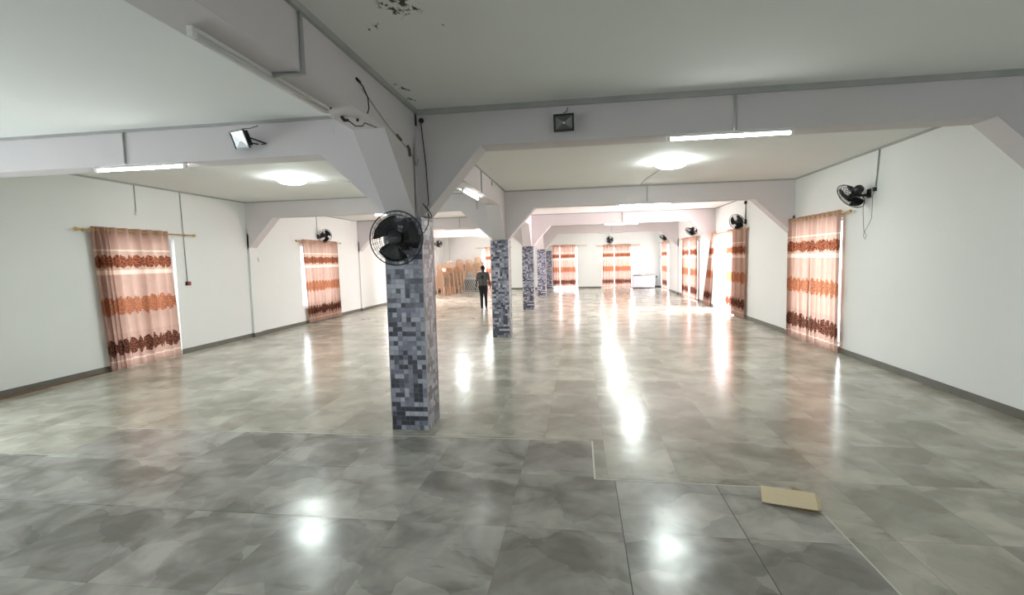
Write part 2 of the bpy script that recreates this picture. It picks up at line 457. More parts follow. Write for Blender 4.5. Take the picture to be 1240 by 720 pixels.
# grey vinyl sheet in the foreground with white taped edge
poly = [(XL + .02, YB + .02), (1.64, YB + .02), (1.64, 3.50), (1.36, 3.90), (.10, 3.93), (.10, 4.775), (-5.09, 4.79), (-5.09, 4.02), (XL + .02, 4.0)]
sh = MB().prism(poly, 2, 0.0, .0025).build('vinyl_sheet', M_SHEET, fl, label='darker grey vinyl sheet laid over the near part of the floor')
e = MB()
for p, q, wd in [((1.645, -2), (1.645, 3.50), .012), ((1.645, 3.5), (1.60, 3.9), .010), ((1.60, 3.9), (.10, 3.935), .010), ((.10, 3.935), (.10, 4.78), .014), ((.10, 4.78), (-5.09, 4.795), .008), ((-5.09, 4.03), (XL + .1, 4.005), .008)]:
    d = Vector((q[0] - p[0], q[1] - p[1], 0)); n_ = Vector((-d.y, d.x, 0)).normalized() * wd / 2
    vs = []
    for zz in (0.0005, .0042):
        for s_ in (-1, 1):
            for pt in (p, q): vs.append(Vector((pt[0], pt[1], zz)) + n_ * s_)
    e.add(vs, [(0, 1, 3, 2), (4, 6, 7, 5), (0, 4, 5, 1), (2, 3, 7, 6), (0, 2, 6, 4), (1, 5, 7, 3)])
e.build('sheet_edge', M_TAPE, fl, label='thin white edge line of the vinyl sheet')
# long seams
e = MB()
for p, q in [((.26, -2), (.26, 3.925)), ((-2.8, 4.78), (-2.8, 4.0)), ((1.035, -2), (1.035, 3.9)), ((-2.85, 4.0), (-1.9, 4.0)), ((-5.0, 3.18), (-1.85, 3.165))]:
    d = Vector((q[0] - p[0], q[1] - p[1], 0)); n_ = Vector((-d.y, d.x, 0)).normalized() * .003
    e.add([Vector((*p, .0029)) - n_, Vector((*q, .0029)) - n_, Vector((*q, .0029)) + n_, Vector((*p, .0029)) + n_], [(0, 1, 2, 3)])
e.build('seam', simple('dark seam', (70, 70, 64), .6), fl, label='fine dark joint lines in the vinyl sheet')

# beams, haunches and pilasters: parts of the ceiling and walls
MB().box(BX0, BX1, YB, YF, ZB, ZC + .01).build('long_beam', M_BEAM, ce, label='long beam running over the row of columns')
for k in range(-1, 4):
    y0 = BY0 + S * k; y1 = y0 + .30
    b = MB().box(BX1, XR, y0, y1, ZB + .002, ZC + .01).box(XL, BX0, y0, y1, ZB + .002, ZC + .01)
    b.prism([(XR + .0, 2.20), (XR + .0, ZB + .002), (XR - .83, ZB + .002)][::-1], 1, y0, y1)
    b.prism([(XL, 2.20), (XL + .74, ZB + .002), (XL, ZB + .002)][::-1], 1, y0, y1)
    b.prism([(BX1 - .02, 2.26), (CX1, 2.29), (-1.0, ZB + .002), (BX1 - .02, ZB + .002)], 1, y0, y1)
    b.prism([(BX0 + .02, 2.26), (BX0 + .02, ZB + .002), (-2.77, ZB + .002), (CX0, 2.29)], 1, y0, y1)
    b.build('cross_beam', M_BEAM, ce, label='white cross beam with sloping haunches at column and walls')
    # lengthwise haunches and white column head
    h = MB().box(BX0, BX1, CY0 + S * k + .02, y1, 2.26, ZB)
    yc0 = CY0 + S * k; yc1 = yc0 + .40
    h.prism([(yc0 - .73, ZB), (yc0 + .05, ZB), (yc0 + .05, 2.265), (yc0, 2.265)][::-1], 0, BX0, BX1)
    h.prism([(yc1 + .73, ZB), (yc1, 2.265), (yc1 - .05, 2.265), (yc1 - .05, ZB)][::-1], 0, BX0, BX1)
    h.build('column_head', M_BEAM, ce, label='white painted haunched column head')
    MB().box(XR - .05, XR + .01, y0, y1, 0.0, 2.6).build('pilaster', M_WALL, WR)
    MB().box(XL - .01, XL + .05, y0, y1, 0.0, 2.6).build('pilaster', M_WALL, WL)

# columns with mosaic cladding
ordn = ['nearest', 'second', 'third', 'fourth', 'farthest']
for k in range(-1, 5):
    y0 = CY0 + S * k; y1 = y0 + .40
    if k == 4: y0 = 29.1; y1 = YF
    if k < 0:
        lab = 'mosaic-tiled square column behind the viewer'
    else:
        lab = ['nearest square column clad in purple grey mosaic, black fan on its face', 'second square column clad in mosaic, beside the walking person',
               'third square column from the viewer, clad in grey mosaic', 'fourth mosaic-clad column, just before the last one', 'farthest mosaic-clad pillar, against the far wall beside a curtain'][k]
    t = thing('tiled_column', lab, 'column', (0, y0, 0), 'mosaic columns in a row')
    R_ = rel(t)
    MB().box(CX0, CX1, y0, y1, 0, ZT, R_).build('mosaic_cladding', M_MOSAIC, t)
    for cx, cyy in ((CX0, y0), (CX1, y0), (CX1, y1), (CX0, y1)):
        sx = 1 if cx == CX1 else -1; sy_ = 1 if cyy == y1 else -1
        if k == 4 and sy_ == 1: continue
        MB().box(min(cx, cx + sx * .003) - (.006 if sx > 0 else -.0) , max(cx, cx + sx * .003) + (.006 if sx < 0 else 0), min(cyy - sy_ * .006, cyy + sy_ * .003), max(cyy - sy_ * .006, cyy + sy_ * .003), 0.0, ZT, R_).build('corner_trim', M_TRUNK, t)

# skirting
def skirt(name, along, t0, t1, a0, a1, opens, pil=True, hh=.10):
    mb = MB(); segs = []; cur = a0
    for o in sorted(opens):
        if o[2] > 0.1: continue
        segs.append((cur, o[0])); cur = o[1]
    segs.append((cur, a1))
    for p, q in segs:
        if along == 'y': mb.box(t0, t1, p, q, 0, hh)
        else: mb.box(p, q, t0, t1, 0, hh)
    if along == 'y' and pil:
        for k in range(-1, 4):
            y0 = BY0 + S * k; xx = (t0, t0 + .066) if t0 < 0 else (t1 - .066, t1)
            mb.box(xx[0], xx[1], y0 - .012, y0 + .312, 0, hh)
    o = mb.build(name, M_BASE, kind='structure'); o['label'] = 'dark grey tile skirting along the ' + name.split('_')[1] + ' wall'
skirt('baseboard_left', 'y', XL, XL + .014, YB, YF, LEFT_OPEN)
skirt('baseboard_right', 'y', XR - .014, XR, YB, YF, RIGHT_OPEN)
skirt('baseboard_far', 'x', YF - .014, YF, XL, XR, FAR_OPEN)

# cable trunking along ceiling joints (trim)
ti = [0]
def trim(mb, label, mat=M_TRUNK):
    ti[0] += 1
    o = mb.build('trim_%d' % ti[0], mat, kind='structure'); o['label'] = label
    return o
trim(MB().box(BX1, BX1 + .03, YB, BY0, ZC - .045, ZC), 'grey cable trunking along the top of the long beam')
for k in range(0, 4):
    y0 = BY0 + S * k
    trim(MB().box(BX1, XR, y0 - .025, y0, ZC - (.055 if k == 0 else .03), ZC), 'grey cable trunking along the top edge of cross beam')
    trim(MB().box(XL, BX0, y0 - .02, y0, ZC - (.03 if k == 0 else .025), ZC), 'thin cable trunking along the top edge of left cross beam', M_TRUNK)
for k in range(-1, 4):
    y0 = BY0 + S * k + .30; y1 = y0 + S - .30
    if k == 3: y1 = YF
    trim(MB().box(XR - .02, XR, y0, y1, ZC - .03, ZC), 'thin trunking where right wall meets ceiling')
    trim(MB().box(XL, XL + .02, y0, y1, ZC - .03, ZC), 'thin trunking where left wall meets ceiling')
    if k >= 0: trim(MB().box(BX1, BX1 + .02, y0, y1, ZC - .025, ZC), 'thin trunking along the long beam between columns')

# windows and doors
wi = [0]
def window(along, wallco, out, a, b, s, h, mull=2):
    wi[0] += 1
    t = bpy.data.objects.new('window_%d' % wi[0], None); C.objects.link(t); t['kind'] = 'structure'
    mid = wallco + out * WT * .6
    def bx(mb, p, q, zz0, zz1, d):
        lo, hi = sorted((mid - d, mid + d))
        if along == 'y': mb.box(lo, hi, p, q, zz0, zz1)
        else: mb.box(p, q, lo, hi, zz0, zz1)
    f = MB(); w_ = .05
    bx(f, a, b, s, s + w_, .03); bx(f, a, b, h - w_, h, .03); bx(f, a, a + w_, s + w_, h - w_, .03); bx(f, b - w_, b, s + w_, h - w_, .03)
    for i in range(1, mull):
        c_ = a + (b - a) * i / mull; bx(f, c_ - .03, c_ + .03, s + w_, h - w_, .028)
    if s < .1: bx(f, a + w_, b - w_, .95, 1.02, .026)
    f.build('window_frame', M_WFRAME, t)
    g = MB(); bx(g, a + w_, b - w_, s + w_, h - w_, .004); g.build('window_pane', M_GLASS, t)
    return t
di = [0]
def door(along, wallco, out, a, b, h):
    di[0] += 1
    t = bpy.data.objects.new('door_%d' % di[0], None); C.objects.link(t); t['kind'] = 'structure'; t['label'] = 'open white-framed doorway to the bright outside'
    lo, hi = sorted((wallco + out * .06, wallco + out * .14))
    f = MB().box(lo, hi, a, a + .05, 0, h).box(lo, hi, b - .05, b, 0, h).box(lo, hi, a + .05, b - .05, h - .05, h)
    f.build('door_frame', M_WFRAME, t)
    # leaf swung outward
    lf = MB()
    x0, x1 = sorted((wallco + out * .2, wallco + out * .95))
    lf.box(x0, x1, b - .045, b - .005, .02, h - .06); lf.build('door_leaf', M_WFRAME, t, bevel=.003)
    MB().box(x1 - .12 if out > 0 else x0 + .02, x1 - .02 if out > 0 else x0 + .12, b - .075, b - .045, 1.0, 1.04).build('door_handle', M_METAL, t)
for o in LEFT_OPEN: (door if o[5] == 'door' else window)('y', XL, -1, *((o[0], o[1], o[3]) if o[5] == 'door' else (o[0], o[1], o[2], o[3])))
for o in RIGHT_OPEN: (door if o[5] == 'door' else window)('y', XR, 1, *((o[0], o[1], o[3]) if o[5] == 'door' else (o[0], o[1], o[2], o[3])))
for o in FAR_OPEN: window('x', YF, 1, o[0], o[1], o[2], o[3])
for o in BACK_OPEN: window('x', YB, -1, o[0], o[1], o[2], o[3])

# ------------------------------------------------------------------ curtains
ROD = .085
def wp(wall, a, d, z):
    if wall == 'L': return Vector((XL + d, a, z))
    if wall == 'R': return Vector((XR - d, a, z))
    return Vector((a, YF - d, z))
def curtain(wall, a0, a1, b0, b1, ztop, zbot, folds, label, group, amp=.04, eyelets=False, bunch=None, push=0.0):
    """a0,a1: edges at the top, b0,b1: edges at the hem; bunch: (fraction, share) part gathered tight"""
    t = thing('curtain', label, 'curtain', wp(wall, (a0 + a1) / 2, ROD, 0), group)
    R_ = rel(t); mb = MB(); nu = folds * 12; nv = 30; vs = []; uvs = []
    sd = random.random() * 10
    for j in range(nv + 1):
        tv = j / nv; z = ztop + (zbot - ztop) * tv
        for i in range(nu + 1):
            s = i / nu
            pos = s
            if bunch:
                fr, sh_ = bunch
                pos = s / fr * sh_ if s < fr else sh_ + (s - fr) / (1 - fr) * (1 - sh_)
            a = (a0 + (a1 - a0) * pos) * (1 - tv) + (b0 + (b1 - b0) * pos) * tv
            ph = s * folds * 2 * PI
            am = amp * (1 - .25 * tv) * (1 + .35 * math.sin(s * 23 + sd + tv * 1.5))
            a += .010 * math.sin(ph * 2 + 1.0) * (0.4 + tv)
            d = ROD + am * math.sin(ph + .5 * math.sin(tv * 3 + s * 9 + sd) * tv) + .012 * tv * math.sin(s * 17 + sd) + push * tv * tv
            d = max(d, .022)
            zz = z + (.010 * abs(math.sin(s * 9 + sd)) * tv)
            vs.append(R_ @ wp(wall, a, d, zz)); uvs.append((s * abs(b1 - b0) * (1.5 if not bunch else 2.0) + sd * .0, zz))
    fs = [(j * (nu + 1) + i, j * (nu + 1) + i + 1, (j + 1) * (nu + 1) + i + 1, (j + 1) * (nu + 1) + i) for j in range(nv) for i in range(nu)]
    mb.add(vs, fs, True); mb.uv = uvs
    mb.build('curtain_cloth', M_CURT, t)
    if eyelets:
        for i in range(folds * 2):
            s = (i + .0) / (folds * 2) + .25 / folds * 0
            s = (i + .5) / (folds * 2) if False else i / (folds * 2)
            pos = s
            if bunch:
                fr, sh_ = bunch
                pos = s / fr * sh_ if s < fr else sh_ + (s - fr) / (1 - fr) * (1 - sh_)
            a = a0 + (a1 - a0) * pos + .004
            c_ = wp(wall, a, ROD, ztop - .055)
            ax = Vector((0, 1, 0)) if wall in 'LR' else Vector((1, 0, 0))
            m = align(c_, ax)
            pts = [m @ Vector((.03 * math.cos(th), .03 * math.sin(th), 0)) for th in [2 * PI * q / 16 for q in range(16)]]
            MB().tube(pts, .006, 6, closed=True, m=R_).build('eyelet', M_GOLD, t)
    return t
def rod(wall, a0, a1, z, label, r=.013, nb=2):
    t = thing('curtain_rod', label, 'curtain rod', wp(wall, (a0 + a1) / 2, 0, z), 'brass curtain rods')
    R_ = rel(t)
    MB().tube([wp(wall, a0, ROD, z), wp(wall, a1, ROD, z)], r, 12, m=R_).build('pole', M_GOLD, t)
    ax = (wp(wall, a1, ROD, z) - wp(wall, a0, ROD, z)).normalized()
    for a, sg in ((a0, -1), (a1, 1)):
        m = R_ @ align(wp(wall, a, ROD, z), ax * sg)
        MB().lathe([(.012, -.005), (.02, .0), (.02, .01), (.012, .02), (.026, .035), (.03, .055), (.022, .075), (.008, .09)], 16, m).build('finial', M_GOLD, t)
    for a in (a0 + .12, a1 - .12):
        b = MB().tube([wp(wall, a, 0.0, z - .0), wp(wall, a, ROD, z)], .009, 8, m=R_)
        m = R_ @ align(wp(wall, a, 0.0, z), wp(wall, a, 1, z) - wp(wall, a, 0, z))
        b.lathe([(.028, 0), (.028, .008), (.012, .014)], 16, m)
        b.build('bracket', M_GOLD, t)
G1 = 'patterned curtains on the left wall'; G2 = 'patterned curtains on the right wall'; G3 = 'patterned curtains on the far wall'
rod('L', 7.12, 9.52, 2.475, 'brass curtain rod over the nearest left opening')
curtain('L', 7.30, 8.88, 7.46, 8.97, 2.53, .006, 9, 'pinkish curtain with brown flower bands nearest on the left wall, gathered at its left side', G1, amp=.06, eyelets=True, bunch=(.45, .22))
rod('L', 13.45, 16.02, 2.50, 'brass curtain rod over the second left window, under a wall fan')
curtain('L', 13.68, 15.86, 13.85, 15.9, 2.55, .03, 10, 'evenly pleated curtain with brown bands, second on the left wall beneath a fan', G1)
rod('L', 24.9, 27.2, 2.50, 'brass curtain rod on the left wall behind the chair stacks')
curtain('L', 25.6, 26.9, 25.6, 26.9, 2.55, .05, 5, 'patterned curtain on the left wall behind the stacked chairs', G1)
rod('R', 9.08, 11.62, 2.475, 'brass curtain rod over the nearest right opening')
curtain('R', 9.29, 10.42, 9.29, 10.46, 2.53, .006, 6, 'right half of the nearest right-wall curtain pair, orange and pink with dark lower band', G2, eyelets=True)
curtain('R', 10.42, 11.50, 10.41, 11.52, 2.53, .006, 6, 'left half of the nearest right-wall curtain pair, beside the pilaster', G2, eyelets=True)
rod('R', 14.15, 17.95, 2.50, 'brass curtain rod above the open doorway on the right')
curtain('R', 14.27, 15.98, 14.32, 16.08, 2.55, .02, 7, 'curtain drawn to the near side of the open bright doorway', G2)
curtain('R', 17.25, 17.7, 17.9, 18.9, 2.55, .03, 4, 'narrow bunched curtain slanting down at the far side of the open doorway', G2, push=.02)
rod('R', 19.75, 22.75, 2.52, 'brass curtain rod over the third right opening')
curtain('R', 19.88, 21.15, 19.85, 20.95, 2.56, .02, 6, 'near half of the third curtain pair on the right wall, beneath a fan', G2)
curtain('R', 21.3, 22.5, 21.35, 22.75, 2.56, .02, 6, 'far half of the third curtain pair on the right wall, flaring at the hem', G2)
rod('R', 26.2, 28.95, 2.55, 'brass curtain rod over the last right window near the freezer')
curtain('R', 26.55, 28.2, 26.5, 27.9, 2.6, .02, 6, 'narrow-looking last curtain on the right wall near the far corner', G2)
rod('F', -1.72, .34, 2.545, 'brass curtain rod on the far wall next to the last column')
curtain('F', -1.60, -1.18, -1.60, -1.18, 2.6, .13, 3, 'narrow left part of the far-wall curtain beside the last column', G3)
curtain('F', -1.14, -.24, -1.14, -.24, 2.6, .13, 6, 'wide right part of the far-wall curtain nearest the last column', G3)
rod('F', 1.05, 3.36, 2.49, 'brass curtain rod on the far wall under the fan')
curtain('F', 1.35, 1.98, 1.28, 1.98, 2.545, .02, 4, 'left half of the far-wall curtain pair beneath the fan', G3)
curtain('F', 2.02, 2.95, 2.02, 2.97, 2.545, .02, 6, 'right half of the far-wall curtain pair, next to the white freezer', G3)
rod('F', -6.15, -4.1, 2.545, 'brass curtain rod on the far wall behind the walking person')
curtain('F', -5.65, -4.5, -5.65, -4.5, 2.6, .03, 6, 'patterned curtain on the far wall behind the walking person', G3)

# ------------------------------------------------------------------ lamps
def conduit(pts, label, r=.010, mat=M_TRUNK, box=None, boxmat=None):
    t = thing('cable_conduit', label, 'conduit', pts[0], 'surface cable conduits'); R_ = rel(t)
    MB().tube(pts, r, 8, m=R_).build('pipe', mat, t)
    if box:
        c_, sz = box
        MB().box(c_[0] - sz[0] / 2, c_[0] + sz[0] / 2, c_[1] - sz[1] / 2, c_[1] + sz[1] / 2, c_[2] - sz[2] / 2, c_[2] + sz[2] / 2, R_).build('junction_box', boxmat or M_WHITEP, t, bevel=.004)
    return t
def tube_light(c, axis, L, lit, label):
    """c: centre of the mounting face on the beam underside"""
    t = thing('tube_light', label, 'tube light', c, 'fluorescent tube lights')
    m = Matrix.Identity(4) if axis == 'x' else Matrix.Rotation(PI / 2, 4, 'Z')
    h = L / 2
    MB().box(-h, h, -.018, .018, -.022, 0, m).build('batten', M_WHITEP, t, bevel=.004)
    MB().tube([(-h + .03, 0, -.037), (h - .03, 0, -.037)], .0135, 12, m=m).build('tube', M_TUBE_ON if lit else M_TUBE_OFF, t)
    for s in (-1, 1):
        x0, x1 = sorted((s * h, s * (h - .035)))
        MB().box(x0, x1, -.016, .016, -.053, -.022, m).build('end_cap', M_WHITEP, t, bevel=.003)
names_r = ['lit tube light under the nearest right cross beam', 'lit tube light under the second right cross beam', 'tube light under the third right cross beam', 'tube light under the fourth right cross beam, in front of the far curtains']
names_l = ['lit tube light under the nearest left cross beam', 'lit tube light under the second left cross beam, near the column fan', 'tube light under the third left cross beam', 'tube light under the fourth left cross beam, above the chair stacks']
for k in range(4):
    y = BY0 + S * k + .03
    tube_light((1.46, y, ZB), 'x', 1.18, k < 3, names_r[k])
    tube_light(((-5.0 if k == 0 else -4.3), y, ZB), 'x', 1.18, k < 2, names_l[k])
    yb = BY0 + S * k - .011
    conduit([(1.5, yb, ZC - .03), (1.5, yb, ZB + .01)], 'vertical conduit on the %s right cross beam above its tube light' % ordn[k], .014 if k == 0 else .010)
    xx = -5.15 if k == 0 else (-2.35 if k == 1 else -4.3)
    conduit([(xx, yb, ZC - .03), (xx, yb, ZB + .01)], 'vertical conduit on the %s left cross beam' % ordn[k])
tube_light((-1.88, 8.6, ZB), 'y', 1.24, True, 'lit tube light under the long beam between the first two columns')
tube_light((-1.88, 2.95, ZB), 'y', 1.36, False, 'unlit dusty tube light under the long beam nearest the viewer')
conduit([(BX1 + .014, 2.93, ZC - .04), (BX1 + .014, 2.93, ZB - .014), (BX1 - .03, 2.925, ZB - .014), (-1.86, 2.915, ZB - .014)], 'grey conduit down the long beam to the unlit tube light', .014)
conduit([(BX1 + .011, 8.55, ZC - .02), (BX1 + .011, 8.55, ZB - .01), (-1.86, 8.55, ZB - .01)], 'conduit down the long beam to the lit tube beyond the nearest column', .011)
conduit([(BX1 + .011, 9.6, ZC - .04), (BX1 + .011, 9.6, ZC - .13)], 'short stub of conduit high on the long beam', .011)

def ceiling_lamp(x, y, label):
    t = thing('ceiling_lamp', label, 'ceiling lamp', (x, y, ZC), 'bright round ceiling lamps')
    MB().lathe([(.20, 0), (.20, -.03), (.17, -.035)][::-1], 32).build('base_ring', M_WHITEP, t)
    MB().lathe([(.02, -.125), (.10, -.12), (.19, -.105), (.235, -.08), (.25, -.055), (.235, -.04), (.17, -.034)], 32).build('lamp_cover', M_LAMP, t)
lr = ['bright lamp on the ceiling of the nearest right bay', 'ceiling lamp in the second right bay, hidden behind beams', 'ceiling lamp in the third right bay', 'ceiling lamp in the last right bay']
ll = ['bright lamp on the ceiling of the nearest left bay', 'ceiling lamp in the second left bay', 'ceiling lamp in the third left bay', 'ceiling lamp in the last left bay']
for k in range(4):
    ceiling_lamp(1.53, 8.65 + S * k, lr[k]); ceiling_lamp(-5.15, 8.45 + S * k, ll[k])
conduit([(1.53, 8.9, ZC - .01), (1.35, 10.6, ZC - .01), (1.35, BY0 + S - .03, ZC - .01)], 'thin conduit on the ceiling from right lamp to cross beam', .008)
conduit([(-4.95, 8.6, ZC - .01), (-2.6, 10.9, ZC - .01), (-2.35, BY0 + S - .03, ZC - .01)], 'thin conduit on the ceiling from left lamp to cross beam', .008)

# ------------------------------------------------------------------ floodlights
def floodlight(c, n, mount, label, w_=.20, h_=.165, lens=M_LENSG, cable_to=None):
    t = thing('floodlight', label, 'floodlight', c, 'black floodlights on the near cross beams')
    R_ = rel(t); m = R_ @ align(c, n); w2, h2 = w_ / 2, h_ / 2
    MB().prism([(-w2 * .8, -h2 * .8), (w2 * .8, -h2 * .8), (w2 * .8, h2 * .8), (-w2 * .8, h2 * .8)], 2, -.06, 0, m).build('housing', M_BLACK, t, bevel=.01)
    fr = MB(); b = .020
    for x0, x1, y0, y1 in ((-w2, w2, -h2, -h2 + b), (-w2, w2, h2 - b, h2), (-w2, -w2 + b, -h2 + b, h2 - b), (w2 - b, w2, -h2 + b, h2 - b)):
        fr.box(x0, x1, y0, y1, 0, .02, m)
    fr.build('frame', M_BLACK, t, bevel=.003)
    a_, b_ = w2 - b, h2 - b
    q = MB()
    vs = [m @ Vector(p) for p in [(-a_, -b_, .012), (a_, -b_, .012), (a_, b_, .012), (-a_, b_, .012), (-.014, -.012, .002), (.014, -.012, .002), (.014, .012, .002), (-.014, .012, .002)]]
    q.add(vs, [(0, 1, 5, 4), (1, 2, 6, 5), (2, 3, 7, 6), (3, 0, 4, 7), (4, 5, 6, 7)])
    q.build('reflector', lens, t)
    MB().box(-.009, .009, -.008, .008, .0025, .006, m).build('lamp_chip', M_WHITEP, t)
    br = MB()
    mt = Vector(mount)
    cc = Vector(c) - Vector(n).normalized() * .04
    sd = Vector(n).cross(Vector((0, 0, 1))).normalized()
    br.tube([cc + sd * w2 * .85, mt + sd * .05 + Vector((0, 0, 0)), mt - sd * .05, cc - sd * w2 * .85], .008, 8, m=R_)
    br.build('bracket', M_BLACK, t)
    if cable_to:
        p0 = Vector(c) + Vector((0, .02, h2 * .9)); p1 = Vector(cable_to)
        MB().tube([p0, p0 + Vector((0, .02, .03)), p0.lerp(p1, .5) + Vector((.012, 0, .0)), p1 + Vector((0, -.005, -.01)), p1], .004, 6, m=R_).build('cable', M_WIRE, t)
floodlight((-.135, 4.965, 3.125), (-.05, -1, -.16), (-.135, BY0 - .004, 3.10), 'black square floodlight facing the viewer on the right cross beam', cable_to=(-.10, BY0 - .03, 3.30))
floodlight((-3.58, 4.94, 3.15), (-.30, -.90, -.38), (-3.43, BY0 - .004, 3.13), 'tilted black floodlight with pale reflector on the left cross beam', w_=.235, h_=.20, lens=M_LENS, cable_to=(-3.47, BY0 - .02, 3.33))

# ------------------------------------------------------------------ wall fans
def fan(mount, wn_, n, label, R=.21, reach=.17, cord=None, badge=False):
    """mount: point on the wall; wn_: wall normal; n: the way the fan blows"""
    mount = Vector(mount); wn_ = Vector(wn_).normalized(); n = Vector(n).normalized()
    t = thing('wall_fan', label, 'wall fan', mount, 'black wall-mounted fans'); R_ = rel(t)
    mw = R_ @ align(mount, wn_)
    MB().box(-.045, .045, -.075, .065, 0, .03, mw).build('wall_plate', M_BLACK, t, bevel=.008)
    piv = mount + wn_ * reach + Vector((0, 0, -.01))
    MB().tube([mount + wn_ * .02 + Vector((0, 0, -.03)), mount + wn_ * reach * .6 + Vector((0, 0, -.035)), piv], [.024, .02, .024], 10, m=R_).build('arm', M_BLACK, t)
    mh = R_ @ align(piv + Vector((0, 0, .045)), n)
    MB().lathe([(.02, -.105), (.05, -.10), (.068, -.07), (.072, -.02), (.07, .03), (.05, .055)], 20, mh).build('motor_housing', M_BLACK, t)
    g = MB(); zc = .115
    def ring(r, z, w_): g.tube([mh @ Vector((r * math.cos(q), r * math.sin(q), z)) for q in [2 * PI * i / 36 for i in range(36)]], w_, 5, closed=True)
    wr = .0022 if R < .23 else .0028
    ring(R, zc, .0065)
    for fr in (.86, .70, .54, .38):
        dz = .055 * math.sqrt(max(0, 1 - fr * fr * .95))
        ring(R * fr, zc + dz, wr); ring(R * fr, zc - dz, wr)
    for i in range(28):
        q = 2 * PI * i / 28
        for sg in (1, -1):
            pts = []
            for fr in (.26, .45, .65, .85, 1.0):
                dz = .055 * math.sqrt(max(0, 1 - fr * fr * .95)) * (1 if fr < 1 else 0)
                pts.append(mh @ Vector((R * fr * math.cos(q), R * fr * math.sin(q), zc + sg * dz)))
            g.tube(pts, wr * .55, 4)
    g.build('grille', M_WIRE, t)
    MB().lathe([(.02, zc + .045), (R * .26, zc + .05), (R * .28, zc + .056), (R * .24, zc + .062), (.01, zc + .064)], 20, mh).build('front_cap', M_BLACK, t)
    MB().lathe([(.02, zc - .05), (.035, zc - .045), (.036, zc + .02), (.02, zc + .035)], 16, mh).build('hub', M_BLACK, t)
    for i in range(3):
        bm_ = MB(); top = []; nn = 7; grid = []
        for a_ in range(nn):
            fr = .16 + (.86 - .16) * a_ / (nn - 1)
            wdt = (.30 + .66 * math.sin(fr * 2.3)) * 1.12
            for b_ in range(5):
                th = 2 * PI * i / 3 + (b_ / 4 - .5) * wdt * 1.5 + fr * .35
                zz = zc - .005 + (b_ / 4 - .5) * .045
                grid.append((R * fr * math.cos(th), R * fr * math.sin(th), zz))
        lo_ = [mh @ Vector((x, y, z - .0015)) for x, y, z in grid]; up_ = [mh @ Vector((x, y, z + .0015)) for x, y, z in grid]
        k_ = len(grid)
        fs = []
        for a_ in range(nn - 1):
            for b_ in range(4):
                q = a_ * 5 + b_
                fs.append((q, q + 5, q + 6, q + 1)); fs.append((k_ + q, k_ + q + 1, k_ + q + 6, k_ + q + 5))
        for a_ in range(nn - 1):
            for b_ in (0, 4):
                q = a_ * 5 + b_; fs.append((q, q + 5, k_ + q + 5, k_ + q))
        for b_ in range(4):
            fs.append((b_, b_ + 1, k_ + b_ + 1, k_ + b_)); q = (nn - 1) * 5 + b_; fs.append((q, q + 1, k_ + q + 1, k_ + q))
        bm_.add(lo_ + up_, fs, True); bm_.build('blade', M_BLADE, t)
    if badge:
        pts = [mh @ Vector((-.034 + .0085 * i, -.004 + .004 * (i % 2), zc + .066)) for i in range(9)]
        MB().tube(pts, .0022, 5).build('badge', simple('pale badge lettering', (120, 150, 175), .4), t)
    if cord:
        MB().tube([R_ @ Vector(p) for p in cord], .0035, 6).build('cord', M_WIRE, t)
    return t
fan((XR, 8.62, 2.72), (-1, 0, 0), (-.30, .78, -.55), 'large black fan tilted down on the right wall nearest the viewer, with looped cord',
    R=.235, reach=.20, cord=[(XR - .10, 8.60, 2.66), (XR - .10, 8.61, 2.45), (XR - .09, 8.60, 2.20), (XR - .08, 8.60, 2.10), (XR - .07, 8.63, 2.04), (XR - .06, 8.60, 1.99), (XR - .06, 8.57, 2.04), (XR - .07, 8.60, 2.12), (XR - .06, 8.50, 2.24), (XR - .05, 8.46, 2.32), (XR - .04, 8.47, 2.66), (XR - .02, 8.46, 2.74)])
fan((XR, 14.5, 2.70), (-1, 0, 0), (-.22, .92, -.28), 'black fan on the right wall above the curtain by the open doorway', R=.23, reach=.18, cord=[(XR - .03, 14.5, 2.72), (XR - .02, 14.5, 3.2)])
fan((XR, 20.3, 2.78), (-1, 0, 0), (-.38, .62, -.66), 'black fan on the right wall above the third curtain pair', R=.23, reach=.18)
fan((XR, 26.7, 2.80), (-1, 0, 0), (-.38, .62, -.66), 'black fan on the right wall above the last curtain', R=.22, reach=.18)
fan((XL, 14.75, 2.68), (1, 0, 0), (.02, .98, -.15), 'black fan above the second curtain on the left wall', R=.22, reach=.20)
fan((XL, 27.6, 2.80), (1, 0, 0), (.6, -.75, -.2), 'fan on the left wall over the stacks of chairs', R=.22, reach=.2, cord=[(XL + .1, 27.6, 2.7), (XL + .1, 27.6, 2.1)])
fan((1.72, YF, 2.80), (0, -1, 0), (.25, -.9, -.15), 'fan on the far wall above the curtain pair', R=.22, reach=.18)
fan((-1.80, CY0, 2.0), (0, -1, 0), (.06, -.99, .04), 'black fan with brand badge mounted on the nearest mosaic column', R=.268, reach=.16, badge=True)
